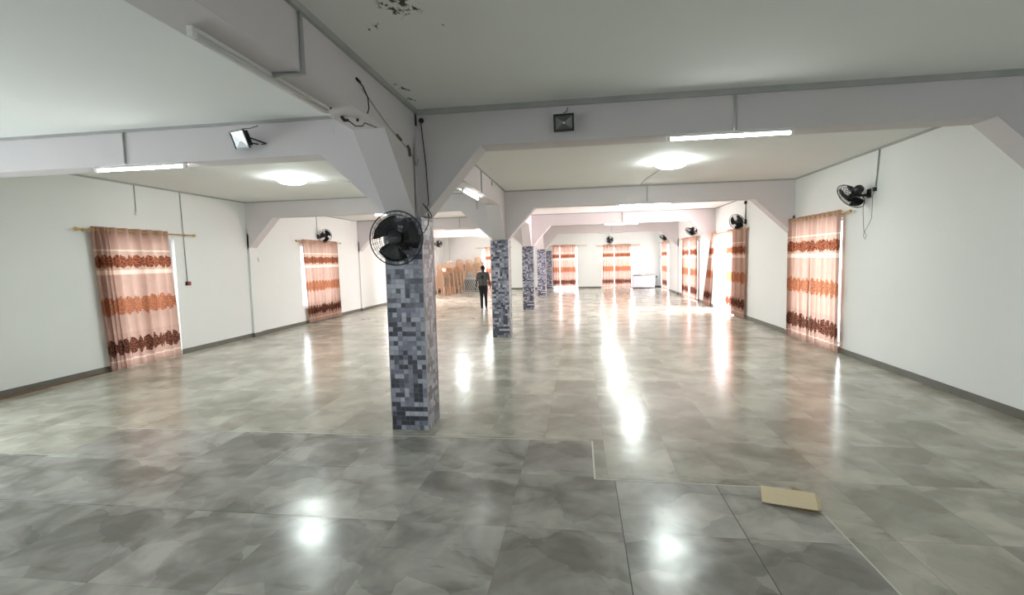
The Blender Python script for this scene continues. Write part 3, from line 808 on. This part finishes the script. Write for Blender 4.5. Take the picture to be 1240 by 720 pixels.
# socket and cable feeding the column fan
t = thing('wall_socket', 'black round plug socket high in the corner of beam and cross beam', 'socket', (-1.62, BY0, 3.27)); R_ = rel(t)
MB().lathe([(.026, 0), (.026, .02), (.018, .035)], 16, R_ @ align((-1.62, BY0, 3.27), (0, -1, 0))).build('plug', M_BLACK, t)
MB().box(BX1, BX1 + .012, BY0 - .03, BY0, 3.22, 3.34, R_).build('cover', M_BLACK, t)
cp_ = [(-1.62, BY0 - .03, 3.26), (-1.61, BY0 - .02, 3.1), (-1.585, BY0 - .015, 2.8), (-1.575, BY0 - .015, 2.5), (-1.57, BY0 - .02, 2.40), (-1.575, 5.02, 2.36), (-1.55, 4.99, 2.34), (-1.51, 4.98, 2.28), (-1.505, 4.97, 2.25), (-1.53, 4.97, 2.26), (-1.55, 4.97, 2.34), (-1.535, 4.96, 2.25), (-1.54, 4.95, 2.18), (-1.58, 4.93, 2.10), (-1.66, 4.93, 2.04), (-1.73, 4.94, 2.02)]
tag(MB().tube(cp_, .0055, 6).tube([(-1.60, 4.99, 2.40), (-1.57, 4.98, 2.36), (-1.54, 4.98, 2.33)], .007, 6).build('power_cable', M_WIRE), 'black knotted cable hanging from corner socket down to the column fan', 'cable')

# loose wires and fixings on the near long beam
tag(MB().tube([(BX1 + .004, 3.72, 3.21), (BX1 + .012, 3.80, 3.19), (BX1 + .02, 3.87, 3.12), (BX1 + .02, 3.88, 3.04), (BX1 + .01, 3.87, 3.00)], .005, 6).tube([(BX1 + .004, 3.70, 3.215), (BX1 + .01, 3.76, 3.205)], .011, 6).build('loose_wire', M_WIRE), 'short black wire sprouting from the side of the long beam', 'wire')
tag(MB().tube([(BX1 + .005, 3.80, 3.17), (BX1 + .006, 4.10, 3.08), (BX1 + .006, 4.35, 3.01), (BX1 + .006, 4.60, 2.96), (BX1 + .008, 4.85, 2.92), (BX1 + .01, 4.92, 2.90), (BX1 + .02, 5.0, 2.80), (BX1 + .02, 5.06, 2.82), (BX1 + .02, 5.09, 2.88)], .0045, 6).build('surface_cable', M_TRUNK), 'thin grey cable sagging along the side of the long beam', 'cable')
tag(MB().tube([(BX1 + .008, 4.52, 2.985), (BX1 + .010, 4.62, 2.965)], .014, 6).tube([(BX1 + .01, 4.80, 2.95), (BX1 + .016, 4.84, 2.92), (BX1 + .01, 4.86, 2.86)], .014, 6).build('cable_joint', simple('dirty joint', (96, 88, 80), .7)), 'grimy taped cable joints on the side of the long beam', 'cable joint')
tag(MB().tube([(-1.88, 3.83, 2.98), (-1.87, 3.86, 2.955), (-1.86, 3.90, 2.965)], .014, 6).tube([(-1.86, 3.88, 2.97), (-1.82, 3.95, 2.93), (-1.78, 4.0, 2.94), (-1.76, 4.0, 2.965), (-1.70, 4.10, 2.95)], .005, 6).tube([(-1.79, 3.93, 2.982), (-1.79, 3.93, 2.96)], .010, 6).build('wire_stub', M_WIRE), 'black wire ends poking out under the long beam', 'wire')
tag(MB().tube([(-1.93, 3.80, 2.982), (-1.94, 3.80, 2.90), (-1.945, 3.80, 2.83)], .005, 6).build('hanging_cord', M_WHITEP), 'thin white cord hanging under the long beam', 'cord')
tag(MB().tube([(BX1 - .001, 2.05, 3.10), (BX1 + .008, 2.05, 3.10)], .010, 8).build('beam_plug', M_BLACK), 'small dark fixing hole on the side of the near long beam', 'fixing')
tag(MB().tube([(-1.86, 3.62, 2.984), (-1.86, 3.62, 2.974)], .009, 8).build('beam_screw', M_BLACK), 'dark screw under the long beam by the end of unlit tube', 'fixing')

# conduits and switches on the walls
conduit([(XL + .01, 8.28, ZC - .03), (XL + .01, 8.28, 2.86)], 'short conduit with a small box high on the left wall', box=((XL + .015, 8.28, 2.83), (.03, .05, .07)))
conduit([(XL + .01, 9.34, ZC - .03), (XL + .01, 9.38, 1.50)], 'long conduit down the left wall to a red switch')
t = thing('alarm_switch', 'small red and black switch box on the left wall right of the opening', 'switch', (XL, 9.38, 1.46)); R_ = rel(t)
MB().box(XL, XL + .035, 9.33, 9.45, 1.42, 1.50, R_).build('housing', M_BLACK, t, bevel=.004)
MB().box(XL + .03, XL + .045, 9.36, 9.42, 1.435, 1.485, R_).build('red_button', M_RED, t)
conduit([(XL + .01, 14.72, ZC - .03), (XL + .01, 14.72, 2.76)], 'conduit above the fan on the left wall')
conduit([(XR - .012, 8.38, ZC - .02), (XR - .012, 8.45, 2.80)], 'conduit down the right wall to the nearest fan', .012, box=((XR - .02, 8.46, 2.76), (.04, .05, .06)), boxmat=M_BLACK)
conduit([(XR - .01, 14.5, ZC - .03), (XR - .01, 14.5, 2.78)], 'conduit above the fan near the open doorway', box=((XR - .025, 14.5, 3.22), (.05, .10, .08)), boxmat=M_BLACK)
conduit([(XR - .01, 20.3, ZC - .03), (XR - .01, 20.3, 2.86)], 'conduit above the third fan on the right wall')
conduit([(XR - .01, 26.7, ZC - .03), (XR - .01, 26.7, 2.88)], 'conduit above the last fan on the right wall')
conduit([(1.72, YF - .01, ZC - .03), (1.72, YF - .01, 2.88)], 'conduit above the fan on the far wall')
conduit([(-7.9, YF - .01, ZC - .03), (-7.9, YF - .01, .6)], 'long conduit down the far wall behind the chair stacks')
def socket(p, n, label, cat='socket'):
    t = thing('wall_switch', label, cat, p); R_ = rel(t); m = R_ @ align(p, n)
    MB().box(-.04, .04, -.06, .06, 0, .012, m).build('face_plate', M_BLACK, t, bevel=.003)
    MB().box(-.015, .015, -.02, .02, .012, .018, m).build('rocker', M_WHITEP, t)
socket((XR, 29.1, 1.75), (-1, 0, 0), 'small dark switch on the right wall above the freezer corner')
socket((4.42, YF, .62), (0, -1, 0), 'dark socket low on the far wall beside the freezer')
tag(MB().tube([(4.42, YF - .012, .60), (4.43, YF - .03, .4), (4.40, YF - .03, .15), (4.34, YF - .06, .02), (4.2, YF - .1, .008)], .006, 6).build('freezer_cord', M_WIRE), 'black power cord hanging beside the freezer', 'cord')
tag(MB().tube([(XL, 11.72, 2.02), (XL + .02, 11.72, 2.0), (XL + .03, 11.73, 1.95), (XL + .015, 11.74, 1.9)], .006, 6).build('wall_hook', M_METAL), 'small hook on the left wall just past the first pilaster', 'hook')

# ------------------------------------------------------------------ cardboard
t = thing('cardboard_sheet', 'flattened beige cardboard carton lying on the seam of the vinyl floor', 'cardboard', (1.49, 3.7, 0)); R_ = rel(t)
def slab(pts, th, z, mb):
    n = len(pts); vs = [R_ @ Vector((p[0], p[1], (z if len(p) < 3 else p[2]))) for p in pts] + [R_ @ Vector((p[0], p[1], (z if len(p) < 3 else p[2]) + th)) for p in pts]
    mb.add(vs, [tuple(range(n - 1, -1, -1)), tuple(range(n, 2 * n))] + [(i, (i + 1) % n, n + (i + 1) % n, n + i) for i in range(n)])
m1 = MB(); slab([(1.285, 3.645, .010), (1.60, 3.50, .034), (1.685, 3.755, .036), (1.365, 3.905, .010)], .006, 0, m1); m1.build('top_panel', M_CARD, t)
m1 = MB(); slab([(1.30, 3.65, .0045), (1.605, 3.51, .0045), (1.675, 3.79, .0045), (1.60, 3.86, .0045), (1.37, 3.91, .0045)], .004, 0, m1); m1.build('bottom_panel', M_CARDK, t)
m1 = MB(); slab([(1.60, 3.50, .036), (1.645, 3.555, .012), (1.715, 3.73, .012), (1.685, 3.755, .038)], .004, 0, m1); m1.build('end_flap', M_CARD, t)
m1 = MB(); slab([(1.60, 3.80, .006), (1.70, 3.70, .006), (1.60, 3.89, .02), (1.575, 3.885, .02)], .003, 0, m1); m1.build('side_flap', M_CARDK, t)

# threshold and strip by the left opening
MB().box(XL - WT, XL - .002, 7.55, 9.12, 0.05, .062).build('trim_40', M_TREAD, kind='structure')['label'] = 'dark threshold of the nearest left opening'
MB().prism([(XL + .016, 5.5), (XL + .12, 5.6), (XL + .05, 7.5), (XL + .016, 7.6)], 2, 0, .02).build('brown_strip', simple('dull brown', (120, 92, 72), .7))  # thin flat brown strip along the foot of the left wall
tag(bpy.data.objects['brown_strip'], 'thin brown strip on the floor along the left skirting', 'wood strip')

# ------------------------------------------------------------------ chest freezer
fx0, fx1, fy0, fy1 = 3.0, 4.22, 28.78, 29.42
t = thing('chest_freezer', 'white chest freezer with grey lid edge standing in the far right corner', 'freezer', ((fx0 + fx1) / 2, fy0, 0)); R_ = rel(t)
MB().box(fx0, fx1, fy0, fy1, .05, .70, R_).build('body', M_FRZ, t, bevel=.02)
MB().box(fx0 + .03, fx1 - .03, fy0 + .03, fy1 - .03, 0, .05, R_).build('base', M_BLACK, t)
MB().box(fx0 - .01, fx1 + .01, fy0 - .01, fy1 + .01, .70, .735, R_).build('lid_seal', M_FRZL, t, bevel=.006)
MB().box(fx0 - .01, fx1 + .01, fy0 - .015, fy1 + .01, .735, .79, R_).build('lid', M_FRZL, t, bevel=.015)
MB().box(3.45, 3.70, fy0 - .045, fy0 - .01, .74, .80, R_).build('handle', M_WHITEP, t, bevel=.01)

# ------------------------------------------------------------------ stacked chairs
def make_chair(mat):
    """moulded plastic armchair, faces local -Y"""
    t = thing('plastic_chair', 'beige plastic armchair', 'chair')
    s = MB()
    nu, nv = 8, 8; grid = []
    for j in range(nv + 1):
        for i in range(nu + 1):
            x = -.22 + .44 * i / nu; y = -.22 + .42 * j / nv
            z = .42 - .018 * math.cos((i / nu - .5) * PI) + .012 * (1 - j / nv)
            if j == 0: z -= .02
            grid.append((x, y, z))
    k = len(grid); up_ = grid; lo_ = [(x, y, z - .02) for x, y, z in grid]; fs = []
    for j in range(nv):
        for i in range(nu):
            q = j * (nu + 1) + i; fs.append((q, q + 1, q + nu + 2, q + nu + 1)); fs.append((k + q, k + q + nu + 1, k + q + nu + 2, k + q + 1))
    for i in range(nu):
        fs.append((i + 1, i, k + i, k + i + 1)); q = nv * (nu + 1) + i; fs.append((q, q + 1, k + q + 1, k + q))
    for j in range(nv):
        q = j * (nu + 1); fs.append((q, q + nu + 1, k + q + nu + 1, k + q)); q += nu; fs.append((q + nu + 1, q, k + q, k + q + nu + 1))
    s.add(up_ + lo_, fs, True); s.build('seat', mat, t)
    # curved backrest with rounded top
    b = MB(); grid = []; nu, nv = 10, 10
    for j in range(nv + 1):
        v = j / nv; hw = .215 * (1 if v < .55 else math.sqrt(max(.12, 1 - ((v - .55) / .5) ** 2 * .8)))
        for i in range(nu + 1):
            u = i / nu * 2 - 1; x = hw * u
            y = .19 + .13 * v - .05 * u * u; z = .41 + .54 * v
            grid.append((x, y, z))
    k = len(grid); fr = grid; bk = [(x, y + .016, z) for x, y, z in grid]; fs = []
    for j in range(nv):
        for i in range(nu):
            q = j * (nu + 1) + i; fs.append((q, q + 1, q + nu + 2, q + nu + 1)); fs.append((k + q, k + q + nu + 1, k + q + nu + 2, k + q + 1))
    for i in range(nu):
        fs.append((i + 1, i, k + i, k + i + 1)); q = nv * (nu + 1) + i; fs.append((q, q + 1, k + q + 1, k + q))
    for j in range(nv):
        q = j * (nu + 1); fs.append((q, q + nu + 1, k + q + nu + 1, k + q)); q += nu; fs.append((q + nu + 1, q, k + q, k + q + nu + 1))
    b.add(fr + bk, fs, True); b.build('backrest', mat, t)
    for sx in (-1, 1):
        a = MB()
        a.prism([(-.21, .40), (.22, .40), (.22, .66), (.16, .64), (-.17, .63), (-.22, .60)], 0, sx * .235 - .008, sx * .235 + .008)
        a.box(sx * .25 - .03, sx * .25 + .02, -.22, .20, .625, .648)
        a.build('armrest', mat, t)
        for sy_ in (-1, 1):
            l = MB(); y = sy_ * .20 if sy_ < 0 else .20
            vs = []
            for z, xo, yo, w_ in ((.43, .225, y, .032), (.0, .255, y + sy_ * .04, .020)):
                for dx, dy in ((-1, -1), (1, -1), (1, 1), (-1, 1)): vs.append((sx * xo + dx * w_, yo + dy * w_, z))
            l.add(vs, [(0, 1, 2, 3), (7, 6, 5, 4), (0, 4, 5, 1), (1, 5, 6, 2), (2, 6, 7, 3), (3, 7, 4, 0)])
            l.build('leg', mat, t)
    return t
ORD = ['bottom', 'second', 'third', 'fourth', 'fifth', 'sixth', 'seventh', 'eighth', 'ninth', 'tenth', 'eleventh', 'twelfth', 'thirteenth', 'fourteenth']
proto = {}
def stack(x, y, z0, rz, n, where, group, col='beige', lean=.004, dz=.078):
    for k in range(n):
        if col not in proto:
            o = make_chair(M_CHAIR if col == 'beige' else M_CHAIRW); proto[col] = o
        else:
            o = copy_tree(proto[col])
        o.location = (x + math.sin(rz) * -lean * k + random.uniform(-.004, .004), y + math.cos(rz) * lean * k * 0 + random.uniform(-.004, .004), z0 + k * dz)
        o.rotation_euler = (0, 0, rz + random.uniform(-.02, .02))
        pos = 'bottom' if k == 0 else ('topmost' if k == n - 1 else ORD[k] + ' from the bottom')
        o['label'] = ('%s plastic armchair, %s of %s' % (col, pos, where)); o['category'] = 'chair'; o['group'] = group
wh = ['the nearest tall stack by the left wall', 'the second tall stack from the front', 'the third tall stack from the front', 'the fourth tall stack from the front', 'the fifth tall stack from the front', 'the last tall floor stack, beside the tables']
for i, (x, y, rz, n) in enumerate([(-7.10, 25.15, 1.15, 9), (-7.05, 25.80, 1.0, 11), (-7.0, 26.45, 1.15, 10), (-6.98, 27.10, 1.0, 11), (-6.95, 27.72, 1.15, 10), (-7.62, 28.15, 1.2, 11)]):
    stack(x, y, 0, rz, n, wh[i], 'beige chairs stacked on the floor')
# leaning tables
zt = .73
for i in range(17):
    x = -7.05 + i * .082
    if i == 0:
        tb = thing('folding_table', '', 'table', (0, 0, 0))
        m = Matrix.Rotation(-.26, 4, 'Y')
        MB().box(0, .030, 0, .9, 0.0, zt, m).build('table_top', M_TABLE, tb)
        MB().box(.031, .052, .0, .88, .03, zt - .05, m).build('folded_frame', M_TFRAME, tb)
        base_t = tb
    else: tb = copy_tree(base_t)
    tb.location = (x, 28.35, .008)
    tb['label'] = ('leftmost' if i == 0 else 'rightmost' if i == 16 else ORD[i] if i < 14 else ['fifteenth', 'sixteenth'][i - 14]) + ' pale folding table on edge in the leaning row below the stacked chairs' if i in (0, 16) else \
        ('%s from left of the pale folding tables leaning in a row on edge' % (ORD[i] if i < 14 else ['fifteenth', 'sixteenth'][i - 14]))
    tb['group'] = 'pale tables leaning in a row'
tf = thing('table_board', 'pale table board laid flat on top of the leaning tables', 'table', (-6.45, 28.8, .742))
MB().box(-.85, .75, -.45, .45, 0, .035).build('board', M_TABLE, tf, bevel=.004)
MB().box(-.80, .70, -.42, .42, -.012, 0).build('rim', M_TFRAME, tf)
for i, (x, y, rz, n) in enumerate([(-7.06, 28.8, 3.2, 4), (-6.49, 28.8, 3.14, 4), (-5.93, 28.8, 3.1, 6)]):
    stack(x, y, .779, rz, n, ['the left stack on the tables', 'the middle stack on the tables', 'the right, highest stack on the tables'][i], 'beige chairs stacked on the tables', dz=.055)
stack(-7.75, 28.95, 0, 3.3, 12, 'the white stack behind the beige ones', 'white chairs stacked in the far left corner', 'white', dz=.08)

# ------------------------------------------------------------------ walking person, seen from behind
def capsules(mb, segs, seg=14):
    """closed tapered limbs; each: p0, r0, p1, r1, optional flattening matrix"""
    for s_ in segs:
        p0, r0, p1, r1 = s_[:4]; p0 = Vector(p0); p1 = Vector(p1); d = p1 - p0; L = d.length
        m = align(p0, d) if L > 1e-6 else Matrix.Translation(p0)
        prof = [(r0 * math.cos(a), r0 * math.sin(a)) for a in [-PI / 2 + .12, -1.1, -.7, -.35]] + [(r0, 0)] + [(r1, L)] + [(r1 * math.cos(a), L + r1 * math.sin(a)) for a in [.35, .7, 1.1, PI / 2 - .12]]
        mb.lathe(prof, seg, m)
def ellip(mb, c, r, seg=18):
    c = Vector(c); n = 12
    prof = [(math.cos(-PI / 2 + PI * (i + .3) / (n + .6)), math.sin(-PI / 2 + PI * (i + .3) / (n + .6))) for i in range(n + 1)]
    mb.lathe(prof, seg, Matrix.Translation(c) @ Matrix.Diagonal((*r, 1)))
def remesh(o, v):
    r = o.modifiers.new('remesh', 'REMESH'); r.mode = 'VOXEL'; r.voxel_size = v; r.use_smooth_shade = True
    s_ = o.modifiers.new('smooth', 'SMOOTH'); s_.factor = .5; s_.iterations = 4
px, py = -3.60, 18.16
man = thing('person', 'person walking away in a grey t-shirt with dark round print and black trousers', 'person', (px, py, 0), rz=0.0)
k = 1.60 / 1.72
def K(x, y, z): return (x * k, y * k, z * k)
b = MB()
legs = []
hipL, kneeL, ankL = (-.09, 0, .88), (-.085, .06, .48), (-.075, -.02, .09)
hipR, kneeR, ankR = (.09, 0, .88), (.085, .03, .48), (.085, .10, .09)
for h_, kn, an in ((hipL, kneeL, ankL), (hipR, kneeR, ankR)):
    legs += [(K(*h_), .085 * k, K(*kn), .056 * k), (K(*kn), .056 * k, K(*an), .036 * k)]
torso = [(K(-.05, 0, .97), .103 * k, K(-.075, 0, 1.25), .104 * k), (K(.05, 0, .97), .103 * k, K(.075, 0, 1.25), .104 * k), (K(-.075, 0, 1.25), .104 * k, K(-.12, 0, 1.385), .072 * k), (K(.075, 0, 1.25), .104 * k, K(.12, 0, 1.385), .072 * k), (K(-.06, 0, .97), .105 * k, K(.06, 0, .97), .105 * k), (K(-.05, 0, 1.05), .10 * k, K(.05, 0, 1.05), .10 * k), (K(-.08, 0, 1.25), .105 * k, K(.08, 0, 1.25), .105 * k), (K(-.125, 0, 1.39), .068 * k, K(.125, 0, 1.39), .068 * k), (K(0, 0, 1.0), .10 * k, K(0, 0, 1.3), .11 * k)]
neck = [(K(0, 0, 1.40), .062 * k, K(0, .012, 1.52), .058 * k)]
shL, elL, wrL = (-.18, 0, 1.395), (-.265, -.02, 1.12), (-.315, .04, .87)
shR, elR, wrR = (.18, 0, 1.395), (.255, .0, 1.11), (.275, .06, .85)
arms = []
for s_, e_, w_ in ((shL, elL, wrL), (shR, elR, wrR)): arms += [(K(*s_), .052 * k, K(*e_), .038 * k), (K(*e_), .038 * k, K(*w_), .026 * k)]
capsules(b, legs + torso + neck + arms)
ellip(b, K(0, .02, 1.605), (.086 * k, .104 * k, .122 * k)); ellip(b, K(0, .05, 1.55), (.056 * k, .066 * k, .062 * k))
ellip(b, K(0, .12, 1.60), (.013, .02, .022))
for sx in (-1, 1): ellip(b, K(sx * .088, .01, 1.60), (.010, .018, .028))
for sx, wr, el in ((-1, wrL, elL), (1, wrR, elR)):
    d = (Vector(wr) - Vector(el)).normalized(); side = Vector((0, 1, 0)); n_ = Vector((-sx, 0, 0))
    w0 = Vector(wr); palm = w0 + d * .05
    for q in (-.024, -.008, .008, .024): capsules(b, [(tuple((w0 + side * q * .6) * k), .013 * k, tuple((w0 + d * .085 + side * q) * k), .011 * k)], 8)
    for q, L in ((-.028, .058), (-.009, .072), (.010, .078), (.028, .070)):
        p0 = w0 + d * .085 + side * q; p1 = p0 + d * L * .5 + n_ * .006; p2 = p1 + d * L * .42 + n_ * .018
        capsules(b, [(tuple(p0 * k), .0095 * k, tuple(p1 * k), .0088 * k), (tuple(p1 * k), .0088 * k, tuple(p2 * k), .0078 * k)], 8)
    p0 = w0 + d * .03 + side * .022; p1 = p0 + d * .035 + side * .028 + n_ * .01; p2 = p1 + d * .03 + side * .006 + n_ * .01
    capsules(b, [(tuple(p0 * k), .012 * k, tuple(p1 * k), .010 * k), (tuple(p1 * k), .010 * k, tuple(p2 * k), .0085 * k)], 8)
for an in (ankL, ankR):
    a_ = Vector(an); capsules(b, [(tuple((a_ + Vector((0, -.03, -.045))) * k), .034 * k, tuple((a_ + Vector((0, .14, -.06))) * k), .026 * k)])
ob = b.build('body', M_SKIN, man); remesh(ob, .006)
# t-shirt
def shirt_mat():
    a = N('grey t-shirt'); x, y, z = a.sep(a.pos())
    dx = a.math('MULTIPLY', a.math('ADD', x, .005), 1.0); dz = a.math('SUBTRACT', z, 1.27 * k)
    d = a.math('SQRT', a.math('ADD', a.math('MULTIPLY', dx, dx), a.math('MULTIPLY', dz, dz)))
    back = a.math('LESS_THAN', y, 0.0)
    mk = a.math('MULTIPLY', a.math('SUBTRACT', 1.0, a.sstep(a.math('ADD', d, a.math('MULTIPLY', a.noise(a.pos(), 30), .03)), .062, .078)), back)
    c = a.mix(a.noise(a.pos(), 20), lin((72, 71, 68)), lin((90, 88, 85)))
    a.set(a.p.inputs['Base Color'], a.mix(mk, c, lin((26, 26, 30)))); a.p.inputs['Roughness'].default_value = .9
    return a.m
b = MB(); g = .016
capsules(b, [(p, r + g, q, s_ + g) for p, r, q, s_ in torso])
for s_, e_ in ((shL, elL), (shR, elR)):
    m_ = Vector(s_).lerp(Vector(e_), .62); capsules(b, [(K(*s_), .054 * k + g, tuple(m_ * k), .050 * k + g * .9)])
ob = b.build('t_shirt', shirt_mat(), man); remesh(ob, .009)
b = MB(); capsules(b, [(p, r + .014, q, s_ + .016) for p, r, q, s_ in legs] + [(K(-.055, 0, .91), .118 * k, K(.055, 0, .91), .118 * k)])
ob = b.build('trousers', M_TROUS, man); remesh(ob, .009)
for an in (ankL, ankR):
    b = MB(); a_ = Vector(an); capsules(b, [(tuple((a_ + Vector((0, -.035, -.045))) * k), .042 * k, tuple((a_ + Vector((0, .06, -.048))) * k), .040 * k), (tuple((a_ + Vector((0, .06, -.05))) * k), .040 * k, tuple((a_ + Vector((0, .165, -.058))) * k), .031 * k)])
    ob = b.build('shoe', M_SHOE, man)
b = MB(); ellip(b, K(0, .006, 1.635), (.091 * k, .105 * k, .102 * k)); b.build('hair', M_HAIR, man)
man.location.z = .0
